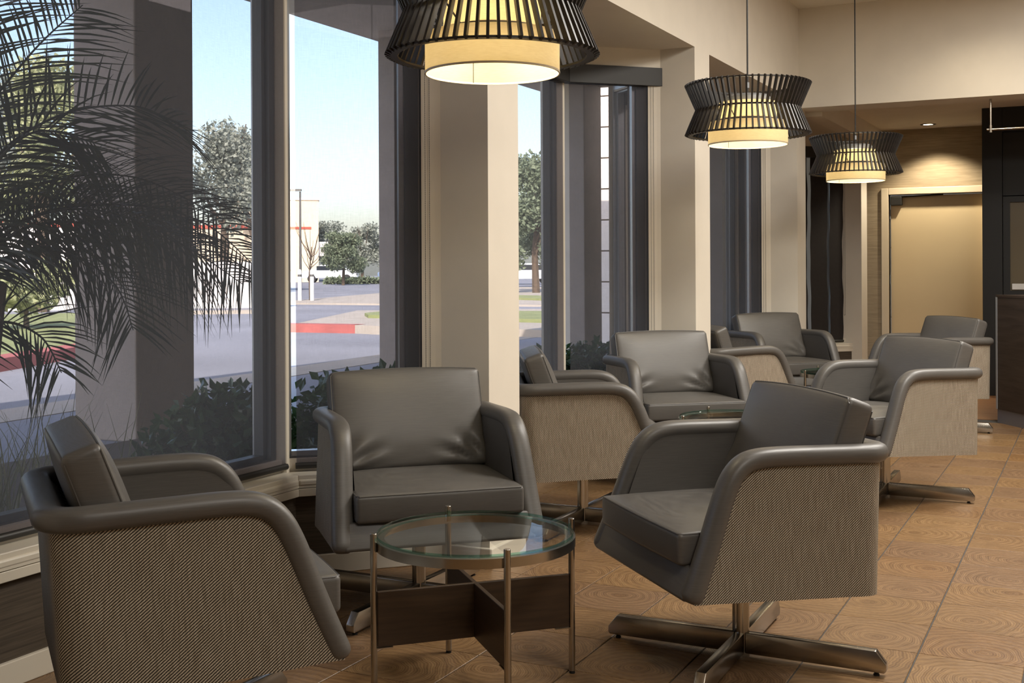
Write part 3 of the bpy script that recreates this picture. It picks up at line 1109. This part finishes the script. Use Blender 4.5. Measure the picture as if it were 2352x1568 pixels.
lamp('header_spot', 'SPOT', (-.75, 8.95, 3.28), 34, (1, .86, .62), spot_size=R(140), spot_blend=1, shadow_soft_size=.06)
hr = thing('hanging_rail', (-.744, 9.80, 2.495), 'thin brushed metal rail hung below the far header by a rod', 'rail')
MB().tube([(0, 0, 0), (0, 0, -.232)], .0085, 12).build('drop_rod', 'nickel', hr, smooth=True, angle=30)
MB().tube([(0, 0, -.205), (0, 0, -.262)], .0125, 14).build('clamp', 'nickel', hr, smooth=True, angle=30)
MB().tube([(-.028, 0, -.238), (1.6, 0, -.238)], .0095, 12).build('cross_rail', 'nickel', hr, smooth=True, angle=30)
MB().tube([(1.5, 0, 0), (1.5, 0, -.25)], .0085, 12).build('drop_rod', 'nickel', hr, smooth=True, angle=30)

YB = 11.57
bk = struct(thing('door_2', (-.955, YB, 0), None, None))
MB().box((0, 0, 0), (.172, .14, ZL)).build('jamb', 'black_wood', bk, bevel=.003)
MB().box((.172, .0, 2.42), (2.4, .14, ZL)).build('head_panel', 'black_wood', bk, bevel=.003)
MB().box((.172, .04, 1.835), (2.4, .14, 2.42)).build('transom_panel', 'black_wood', bk, bevel=.003)
for k in range(2):
    x = .176 + k * 1.08
    dl_ = MB()
    dl_.box((x, .02, .01), (x + .058, .065, 1.828)).box((x + 1.02, .02, .01), (x + 1.074, .065, 1.828))
    dl_.box((x + .058, .02, 1.775), (x + 1.02, .065, 1.828)).box((x + .058, .02, .01), (x + 1.02, .065, .965))
    lf = dl_.build('door_leaf', 'black_wood', bk)
    MB().box((x + .058, .04, .965), (x + 1.02, .048, 1.775)).build('door_glass', 'frost_glass', lf)
    MB().box((x + .072, .018, .975), (x + 1.0, .038, 1.03)).build('push_bar', 'white_bar', lf, bevel=.004)
MB().box((0, .14, 0), (3.5, .2, ZL)).build('door_back', 'black_wood', bk)

ax = np.array((.5775, -.8164)); nx = np.array((-.8164, -.5775))
pod = thing('podium', (-.70, 9.627, 0), 'dark wood podium with metal edge and grey kick plate at the right edge', 'counter')
def pbox(s0, s1, d0, d1, z0, z1, name, mat, **kw):
    c = ax * (s0 + s1) / 2 + nx * -(d0 + d1) / 2
    MB().obox((c[0], c[1], (z0 + z1) / 2), (*(ax * (s1 - s0) / 2), 0), (*(nx * (d1 - d0) / 2), 0), (0, 0, (z1 - z0) / 2)).build(name, mat, pod, **kw)
pbox(.015, .95, .0, .5, .105, .955, 'panel', 'podium_wood', bevel=.002)
pbox(-.004, .016, -.003, .05, .105, .958, 'edge_strip', 'podium_metal', bevel=.001)
pbox(.0, .95, .008, .5, 0, .106, 'kick_plate', 'kick_plate')
pbox(-.002, .955, -.002, .5, .955, .975, 'top', 'podium_wood', bevel=.002)

# ------------------------------------------------------------------ outside: canopy, pillars, planting, street
struct(MB().box((-90, -20, -.6), (-3.02, 220, -.03)).build('ground', 'asphalt'))
struct(MB().box((-6.0, -4, -.05), (-3.0, 15.5, .02)).build('planting_bed', 'soil'))
struct(MB().box((-7.0, -4, 3.665), (-2.95, 14.95, 4.0)).build('canopy', 'stucco'))
struct(MB().box((-3.2, -4, 3.48), (4.7, 16.9, 4.6)).build('roof', 'stucco'))
for i, y in enumerate((2.15, 6.2, 10.25, 14.3)):
    o = MB().box((-6.7, y, -.03), (-6.1, y + .6, 3.67)).build('canopy_pillar', 'stucco', bevel=.012)
    tag(o, ['square stucco pillar outside beyond the left edge', 'wide square stucco pillar behind the palm fronds outside the first window',
            'square stucco pillar right of the bare sapling, outside the first bay', 'thin looking square stucco pillar outside the second bay'][i], 'pillar', 'canopy pillars outside')
wing = struct(thing('wall_wing', (-3.0, 17.0, 0), None, None))
for k in range(11):
    MB().box((-5.0, 0, .485 * k), (3.0, .4, .485 * k + .465)).build('block_course', 'stucco_white', wing, bevel=.006)
MB().box((-5.0, .02, 0), (3.0, .38, 5.3)).build('joint_bed', 'bark', wing)

struct(MB().box((-5.55, 15.0, 0), (-2.6, 15.2, 3.9)).build('wall_wing', 'stucco'))

def leaf_cloud(n, fn, size, aspect=.55, seed=1, fold=.25, up=.4):
    r_ = random.Random(seed)
    vs, fs = [], []
    for i in range(n):
        p = np.array(fn(r_))
        d = np.array([r_.gauss(0, 1) for _ in range(3)]); d[2] = d[2] * .6 + up; d /= np.linalg.norm(d)
        a = np.cross(d, [r_.gauss(0, 1) for _ in range(3)]); a /= np.linalg.norm(a) + 1e-9
        n_ = np.cross(d, a)
        s_ = size * r_.uniform(.6, 1.25)
        wd = s_ * aspect / 2
        o = len(vs)
        vs += [p, p + d * s_ * .45 + a * wd + n_ * wd * fold, p + d * s_ * .5, p + d * s_ * .45 - a * wd + n_ * wd * fold, p + d * s_]
        fs += [(o, o + 2, o + 1), (o, o + 3, o + 2), (o + 1, o + 2, o + 4), (o + 2, o + 3, o + 4)]
    return MB().add(vs, fs)
def ball(c, rad, shell=.55):
    c, rad = np.array(c), np.array(rad)
    def fn(r_):
        d = np.array([r_.gauss(0, 1) for _ in range(3)]); d /= np.linalg.norm(d)
        return c + d * rad * (shell + (1 - shell) * r_.random())
    return fn
def multi(fns):
    return lambda r_: r_.choice(fns)(r_)

# clipped shrubs right outside the bays
HEDGE = [(-3.72, 4.44, .38, .62, 'glossy dark leaved shrub outside the corner of the first bay'),
         (-3.62, 5.48, .42, .64, 'dark leaved shrub behind the first facing armchair, outside the window'),
         (-3.66, 6.95, .46, .60, 'dark leaved shrub outside the left pane of the second bay'),
         (-3.62, 8.15, .48, .60, 'dark leaved shrub outside the angled pane of the second bay'),
         (-3.60, 10.0, .5, .60, 'small dark leaved shrub outside the third bay'),
         (-3.62, 11.1, .46, .58, 'dark leaved shrub deep behind the third bay')]
for i, (x, y, rx, h, lab) in enumerate(HEDGE):
    root = thing('shrub', (x, y, .0), lab, 'shrub', 'dark shrubs below the windows')
    fns = [ball((rng.uniform(-.1, .1), rng.uniform(-rx * .6, rx * .6), h * rng.uniform(.35, .78)), (.30, .30, h * .30)) for _ in range(15)]
    tag(leaf_cloud(5200, multi(fns), .068, .62, seed=20 + i).build('foliage', 'leaf_hedge', root), kind='stuff')
    for k in range(6):
        a_ = rng.uniform(0, 6.28)
        MB().tube([(0, 0, 0), (.1 * math.cos(a_), .2 * math.sin(a_), h * .4), (.2 * math.cos(a_), .36 * math.sin(a_), h * .8)], [.012, .009, .004], 5).build('stem', 'bark', root)

# pale ornamental grass clump at the left
root = thing('grass_clump', (-3.7, 2.75, .0), 'pale arching ornamental grass outside the first window at the left edge', 'plant')
m = MB()
r_ = random.Random(5)
for i in range(420):
    an = r_.uniform(0, 2 * PI); L = r_.uniform(.5, .85); sp_ = r_.uniform(.15, .55)
    b0 = np.array((r_.gauss(0, .12), r_.gauss(0, .35), .02))
    pts = [b0 + np.array((math.cos(an) * sp_ * t_ ** 1.5 * L, math.sin(an) * sp_ * t_ ** 1.5 * L, L * (t_ - .35 * sp_ * t_ ** 3))) for t_ in (0, .35, .7, 1)]
    wv = np.array((-math.sin(an), math.cos(an), 0)) * .003
    o = len(m.v)
    for j, p in enumerate(pts):
        k = [1, 1, .7, .15][j]
        m.v += [tuple(p - wv * k), tuple(p + wv * k)]
    m.f += [(o + 2 * j, o + 2 * j + 1, o + 2 * j + 3, o + 2 * j + 2) for j in range(3)]
tag(m.build('blades', 'ornamental_grass', root), kind='stuff')

# feathery palm in front of the pillar
palm = thing('palm', (-4.35, 3.25, 0), 'feathery dark palm outside the first window, fronds spread before the pillar', 'palm')
for (dx, dy) in ((0, 0), (.12, .1), (-.1, .14)):
    MB().tube([(dx, dy, 0), (dx * 1.5, dy * 1.2, .5), (dx * 2, dy * 1.6, 1.15)], [.045, .036, .026], 8).build('stem', 'bark', palm)
def frond(pts, Lmax, n, droop, seed, up=0., spread=1.):
    r_ = random.Random(seed)
    roll = r_.uniform(.55, 1.15) * (1 if r_.random() < .5 else -1)
    droop *= .55
    base = np.array((-4.35, 3.25, 0))
    sp_ = [p - base for p in crspline(pts, 12)]
    f_ = MB().tube(sp_, [.008 * (1 - .85 * i / len(sp_)) + .0012 for i in range(len(sp_))], 5).build('frond', 'leaf_palm', palm)
    m = MB()
    N = len(sp_)
    for i in range(n):
        t_ = .12 + .87 * i / n
        q = t_ * (N - 1)
        a_ = int(q); fr = q - a_
        p = sp_[a_] * (1 - fr) + sp_[min(a_ + 1, N - 1)] * fr
        tan = sp_[min(a_ + 1, N - 1)] - sp_[max(a_ - 1, 0)]
        tan = tan / np.linalg.norm(tan)
        side = np.cross(tan, (0, 0, 1)); side /= np.linalg.norm(side) + 1e-9
        upv = np.cross(side, tan)
        side, upv = side * math.cos(roll) + upv * math.sin(roll), upv * math.cos(roll) - side * math.sin(roll)
        for sg in (-1, 1):
            L = Lmax * (.45 + .75 * math.sin(PI * min(1, .15 + t_ * .85)) ** .8) * r_.uniform(.8, 1.1)
            d = tan * (.55 + .5 * t_) + side * sg * spread * r_.uniform(.75, 1.1) + upv * (up + r_.uniform(-.1, .25))
            d /= np.linalg.norm(d)
            wv = np.cross(d, upv + side * .3 * sg); wv /= np.linalg.norm(wv) + 1e-9
            g = droop * r_.uniform(.6, 1.3)
            o = len(m.v)
            prev = p
            for j, u_ in enumerate((0, .22, .45, .7, 1.0)):
                c = p + d * L * u_ * (1 - .12 * u_ * g) + np.array((0, 0, -1)) * L * g * u_ ** 2
                k = [.4, 1, .95, .65, .06][j] * .0056
                m.v += [tuple(c - wv * k), tuple(c + wv * k)]
            m.f += [(o + 2 * j, o + 2 * j + 1, o + 2 * j + 3, o + 2 * j + 2) for j in range(4)]
    tag(m.build('leaflets', 'leaf_palm', f_), kind='stuff')
F_ = [
 ([(-4.3, 3.30, 1.1), (-4.25, 3.45, 1.62), (-4.2, 3.80, 1.90), (-4.2, 4.30, 2.0), (-4.2, 4.62, 1.90)], .46, 44, .35, .2),
 ([(-4.35, 3.30, 1.1), (-4.45, 3.42, 1.42), (-4.35, 3.90, 1.62), (-4.3, 4.40, 1.66), (-4.25, 4.95, 1.48)], .44, 54, .75, 0),
 ([(-4.3, 3.25, 1.0), (-4.1, 3.5, 1.40), (-4.0, 3.95, 1.50), (-3.95, 4.45, 1.44), (-3.9, 4.80, 1.22)], .44, 54, .85, 0),
 ([(-4.3, 3.2, 1.1), (-4.4, 3.36, 1.9), (-4.45, 3.62, 2.36), (-4.45, 4.0, 2.62)], .44, 36, .2, .1),
 ([(-4.35, 3.2, 1.1), (-4.2, 3.3, 1.7), (-4.1, 3.55, 2.12), (-4.1, 3.85, 2.40)], .44, 36, .4, .0),
 ([(-4.3, 3.2, .9), (-4.2, 3.42, 1.22), (-4.1, 3.72, 1.28), (-4.05, 3.98, 1.14), (-4.05, 4.10, .92)], .40, 40, .5, 0),
 ([(-4.3, 3.2, .8), (-4.15, 3.40, .98), (-4.1, 3.60, .92), (-4.1, 3.72, .75)], .30, 26, .6, 0),
 ([(-4.35, 3.3, 1.1), (-4.6, 3.5, 1.5), (-4.7, 4.0, 1.66), (-4.7, 4.45, 1.58), (-4.65, 4.9, 1.40)], .44, 54, .7, 0),
 ([(-4.3, 3.2, 1.0), (-4.0, 3.2, 1.5), (-3.8, 3.3, 1.75), (-3.65, 3.5, 1.72)], .40, 36, .6, 0),
 ([(-4.4, 3.2, 1.0), (-4.6, 3.1, 1.7), (-4.8, 3.2, 2.0), (-4.9, 3.6, 2.05), (-4.9, 4.1, 1.9)], .44, 44, .5, 0),
 ([(-4.3, 3.3, 1.0), (-4.2, 3.55, 1.36), (-4.2, 4.0, 1.42), (-4.15, 4.5, 1.34), (-4.1, 4.95, 1.12)], .42, 54, .95, 0),
 ([(-4.3, 3.2, 1.0), (-4.3, 3.0, 1.55), (-4.25, 2.7, 1.85), (-4.2, 2.3, 1.9)], .40, 30, .5, 0),
]
F_ += [
 ([(-4.4, 3.3, .9), (-4.5, 3.6, 1.38), (-4.5, 4.1, 1.52), (-4.45, 4.55, 1.50), (-4.4, 4.95, 1.32)], .46, 54, .9, 0),
 ([(-4.3, 3.2, .9), (-4.1, 3.3, 1.30), (-3.95, 3.6, 1.46), (-3.9, 4.0, 1.42), (-3.85, 4.4, 1.24)], .44, 50, 1.0, 0),
]
for i, (pts, L, n, dr, up) in enumerate(F_):
    frond(pts, L, n, dr, 40 + i, up)

# street: kerbs, walks, verge
def ptz(p): return p
kb = struct(thing('trim_31', (-11.9, 9.9, 0), None, None))
def curb(pts, mat, wd=.35, h=.13, name='curb'):
    m = MB()
    pts = [np.array(p) for p in pts]
    for a_, b_ in zip(pts[:-1], pts[1:]):
        t_ = (b_ - a_) / np.linalg.norm(b_ - a_); nn = np.array((-t_[1], t_[0])) * wd
        m.prism([tuple(a_), tuple(b_), tuple(b_ + nn), tuple(a_ + nn)], -.03, h)
    m.v = [(x + 11.9, y - 9.9, z) for x, y, z in m.v]
    return m.build(name, mat, kb)
curb([(-10.3, 6.2), (-11.85, 9.9), (-12.55, 11.6), (-13.6, 14.1)], 'curb_red')
curb([(-10.7, 18.1), (-12.4, 18.55)], 'sidewalk')
curb([(-12.4, 18.55), (-14.2, 18.38)], 'curb_red')
curb([(-21.93, 23.68), (-19.66, 25.38)], 'sidewalk', .3, .07)
walk = struct(MB().prism([(-6.5, 18.4), (-10.7, 18.45), (-14.2, 18.72), (-17.0, 25.0), (-13, 27.5), (-6.5, 25)], -.03, .10).build('sidewalk', 'sidewalk'))
gp = tag(MB().prism([(-9, 20.6), (-14.2, 21.3), (-14.9, 22.2), (-15.2, 24.0), (-9, 25.0)], .10, .17).build('grass_patch', 'grass_blade'), 'short green grass patch beyond the kerb outside the angled first bay window', 'grass', kind='stuff')
lawn = tag(MB().prism([(-10.7, 6.0), (-12.2, 9.9), (-15.0, 15.5), (-19.0, 19.4), (-23, 21.2), (-34, 5)], -.03, .10).build('lawn', 'grass_blade'), 'sunny green lawn beyond the red kerb at the far left', 'grass', kind='stuff')
walk2 = struct(MB().prism([(-34, 60), (-6, 62), (-6, 33), (-25, 31.5)], -.03, .03).build('sidewalk', 'sidewalk'))
lane = struct(MB().prism([(-7.2, -3), (-7.9, -3), (-10.2, 30), (-9.6, 30)], -.03, -.024).build('gutter', 'sidewalk'))

for (x, y, lab) in ((-25.4, 33.74, 'left one of the two white bollards by the bare sapling'), (-24.96, 33.87, 'right one of the two white bollards by the bare sapling')):
    o = thing('bollard', (x, y, .03), lab, 'bollard')
    MB().lathe([(0, 0), (.07, 0), (.07, 1.05), (.05, 1.10), (0, 1.115)], 14).build('post', 'bollard_white', o, smooth=True, angle=40)
    MB().lathe([(.071, .85), (.0725, .85), (.0725, .93), (.071, .93)], 14, close=True).build('band', 'pole_metal', o)

# far buildings
def rot_to_cam(x, y):
    return math.atan2(y, x) - PI / 2
def building(loc, rz, label, boxes, kind='building'):
    o = thing('building', loc, label, 'building', rz=rz)
    for nm_, mt_, a_, b_ in boxes:
        MB().box(a_, b_).build(nm_, mt_, o)
    return o
lw = thing('boundary_wall', (-24.02, 28.22, -.03), 'low bright white boundary wall across the road, behind the drooping palm leaves', 'wall', rz=R(40.4))
for k in range(5):
    MB().box((-7 + 1.75 * k, -.12, 0), (-7 + 1.75 * k + 1.73, .12, 1.42)).build('wall_panel', 'stucco_white', lw)
b1 = building((-60.83, 79.12, -.03), R(37.6), 'cream building with a red band near its roof, left of the round tree',
    [('wall', 'stucco_cream', (-5, 0, 0), (2.6, 9, 6.9)), ('parapet', 'stucco_white', (-5.1, -.1, 6.9), (2.7, 9.1, 7.1)),
     ('red_band', 'red_band', (-5.04, -.05, 4.45), (2.0, .02, 4.65)), ('annex', 'stucco_white', (2.6, .5, 2.2), (3.4, 5, 3.4))])
b2 = building((-40.86, 48.86, -.03), R(39.9), 'long low cream building with a red roof edge behind the white wall',
    [('wall', 'stucco_cream', (-14, 0, 0), (1.9, 8, 3.5)), ('red_band', 'red_band', (-14.05, -.05, 3.3), (1.95, 8.05, 3.5))])
for k in range(4):
    MB().box((-13 + 3.1 * k, -.07, .9), (-11.4 + 3.1 * k, .03, 2.4)).build('window', 'car_glass', b2)
b3 = building((-36.78, 31.89, -.03), R(49), 'white low house seen through the palm fronds at the far left',
    [('wall', 'stucco_white', (-6, 0, 0), (2.2, 7, 3.1)), ('red_band', 'red_band', (-6.05, -.05, 2.85), (2.25, 7.05, 3.1))])
for k in range(3):
    MB().box((-5 + 2.4 * k, -.07, .9), (-3.8 + 2.4 * k, .03, 2.1)).build('window', 'car_glass', b3)

def tree(loc, h, rad, n, mat, label, seed, leaf=.4, blobs=14, low=.35, bare=False):
    r_ = random.Random(seed)
    o = thing('tree', loc, label, 'tree', 'street trees')
    th = .4 if bare else 1
    MB().tube([(0, 0, 0), (.05 * h * r_.uniform(-.3, .3), 0, h * .3), (0, .03 * h, h * .6)], [h * .03 * th, h * .022 * th, h * .012 * th], 8).build('trunk', 'bark', o, smooth=True)
    for k in range(7 if not bare else 16):
        an = r_.uniform(0, 2 * PI); q = r_.uniform(.25, .55) * h
        e = np.array((math.cos(an) * rad * .6, math.sin(an) * rad * .6, h * r_.uniform(.55, .95)))
        s0 = np.array((0, 0, q))
        mid = s0 * .5 + e * .5 + np.array((0, 0, -.04 * h))
        MB().tube([s0, mid, e], [h * .012 * th, h * .008 * th, h * .003 * th], 5).build('branch', 'bark', o)
    if n:
        fns = []
        for k in range(blobs):
            an = r_.uniform(0, 2 * PI); rr_ = rad * math.sqrt(r_.random()) * .75
            z = h * r_.uniform(low, .9)
            taper = 1 - .5 * max(0, (z / h - .6) / .4)
            fns.append(ball((rr_ * math.cos(an) * taper, rr_ * math.sin(an) * taper, z), (rad * .36, rad * .36, h * .13), .3))
        tag(leaf_cloud(int(n * 1.9), multi(fns), leaf * .68, .7, seed + 1).build('foliage', mat, o), kind='stuff')
    return o
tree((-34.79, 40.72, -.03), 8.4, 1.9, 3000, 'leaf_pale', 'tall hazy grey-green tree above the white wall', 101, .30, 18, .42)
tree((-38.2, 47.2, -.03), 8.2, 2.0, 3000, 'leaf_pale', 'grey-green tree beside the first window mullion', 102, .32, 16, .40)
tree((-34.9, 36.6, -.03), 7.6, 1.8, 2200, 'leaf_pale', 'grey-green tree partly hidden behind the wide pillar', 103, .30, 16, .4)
tree((-46.24, 66.3, -.03), 3.9, 1.7, 4200, 'leaf_tree', 'round green tree right of the cream building', 104, .26, 18, .25)
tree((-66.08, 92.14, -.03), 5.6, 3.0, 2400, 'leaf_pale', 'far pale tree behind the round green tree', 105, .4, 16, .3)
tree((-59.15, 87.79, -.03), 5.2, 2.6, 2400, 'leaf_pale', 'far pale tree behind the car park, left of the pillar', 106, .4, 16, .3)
tree((-25.34, 34.27, -.03), 3.3, .9, 0, 'leaf_pale', 'bare young sapling beside the bollards', 107, bare=True)
tree((-22.4, 47.0, -.03), 6.3, 1.9, 4600, 'leaf_tree', 'tall dark tree seen through the second bay', 108, .3, 20, .25)
tree((-29.6, 59.3, -.03), 5.6, 2.4, 3600, 'leaf_tree', 'broad tree behind the tall dark tree of the second bay', 109, .34, 18, .2)
tree((-24.27, 21.38, .1), 6.6, 1.7, 2600, 'leaf_bush', 'yellow-green tree behind the upper palm fronds', 110, .24, 16, .42)
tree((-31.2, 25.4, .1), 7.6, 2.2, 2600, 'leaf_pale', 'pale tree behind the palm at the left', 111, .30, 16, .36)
for i, (x, y, rx, h, lab) in enumerate(((-17.89, 15.41, .95, 1.25, 'round light green bush on the lawn at the far left'),)):
    o = thing('bush', (x, y, .10), lab, 'shrub')
    fns = [ball((rng.uniform(-rx, rx) * .6, rng.uniform(-rx, rx) * .6, h * rng.uniform(.42, .75)), (rx * .5, rx * .5, h * .3), .4) for _ in range(8)]
    tag(leaf_cloud(1800, multi(fns), .16, .6, 61).build('foliage', 'leaf_bush', o), kind='stuff')
    MB().tube([(0, 0, 0), (0, 0, h * .6)], [.06, .03], 6).build('stem', 'bark', o)
# far clipped hedge and parked cars
o = thing('hedge', (-48.79, 70.61, -.03), 'long low clipped hedge in front of the parked cars', 'hedge', rz=R(35))
tag(leaf_cloud(2600, lambda r_: (r_.uniform(-1.7, 9), r_.uniform(-.3, .3), r_.uniform(.03, .40)), .3, .7, 71).build('foliage', 'leaf_tree', o), kind='stuff')
for k in range(10):
    MB().tube([(-1.6 + 1.1 * k, 0, 0), (-1.6 + 1.1 * k, 0, .35)], .04, 5).build('stem', 'bark', o)
def car(loc, rz, mat, label):
    o = thing('car', loc, label, 'car', 'parked cars', rz=rz)
    prof = [(-2.2, .35), (-2.25, .75), (-2.0, .92), (-1.3, .98), (-.7, 1.42), (.8, 1.46), (1.6, 1.0), (2.2, .92), (2.25, .4)]
    m = MB()
    n_ = len(prof)
    m.add([(x, -.85, z) for x, z in prof] + [(x, .85, z) for x, z in prof],
          [tuple(range(n_)), tuple(range(n_, 2 * n_))[::-1]] + [(i, n_ + i, n_ + (i + 1) % n_, (i + 1) % n_) for i in range(n_)])
    m.build('body', mat, o, bevel=.05, fix=True)
    for sg in (-1, 1):
        MB().prism([(0, 0)] * 0 or [(-1.0, sg * .86), (1.2, sg * .86), (1.2, sg * .87), (-1.0, sg * .87)], 1.0, 1.34).build('side_window', 'car_glass', o)
    for x in (-1.4, 1.4):
        for y in (-.78, .78):
            MB().tube([(x, y - .09, .33), (x, y + .09, .33)], .33, 16).build('wheel', 'rubber', o)
    return o
car((-55.6, 77.9, -.03), R(30), 'car_white', 'white car parked behind the far hedge')
car((-51.6, 82.9, -.03), R(30), 'car_blue', 'pale blue car parked below the round green tree')
car((-47.6, 83.2, -.03), R(30), 'car_white', 'white car parked right at the pillar edge')
car((-35.13, 71.88, -.03), R(30), 'car_white', 'white car seen through the second bay')
o = thing('street_lamp', (-45.8, 60.93, -.03), 'thin street lamp pole before the cream building', 'lamp post')
MB().tube([(0, 0, 0), (0, 0, 6.1)], [.09, .06], 8).build('pole', 'pole_metal', o)
MB().obox((-.35, -.2, 6.2), (.45, .2, 0), (-.06, .12, 0), (0, 0, .06)).build('lamp_head', 'pole_metal', o)
tag(MB().prism([(-14.6, 35.2), (-20, 37.6), (-21.6, 41.2), (-15.6, 38.6)], .03, .1).build('grass_patch', 'grass_blade'), 'green verge seen through the second bay', 'grass', kind='stuff')
bpy.context.view_layer.update()
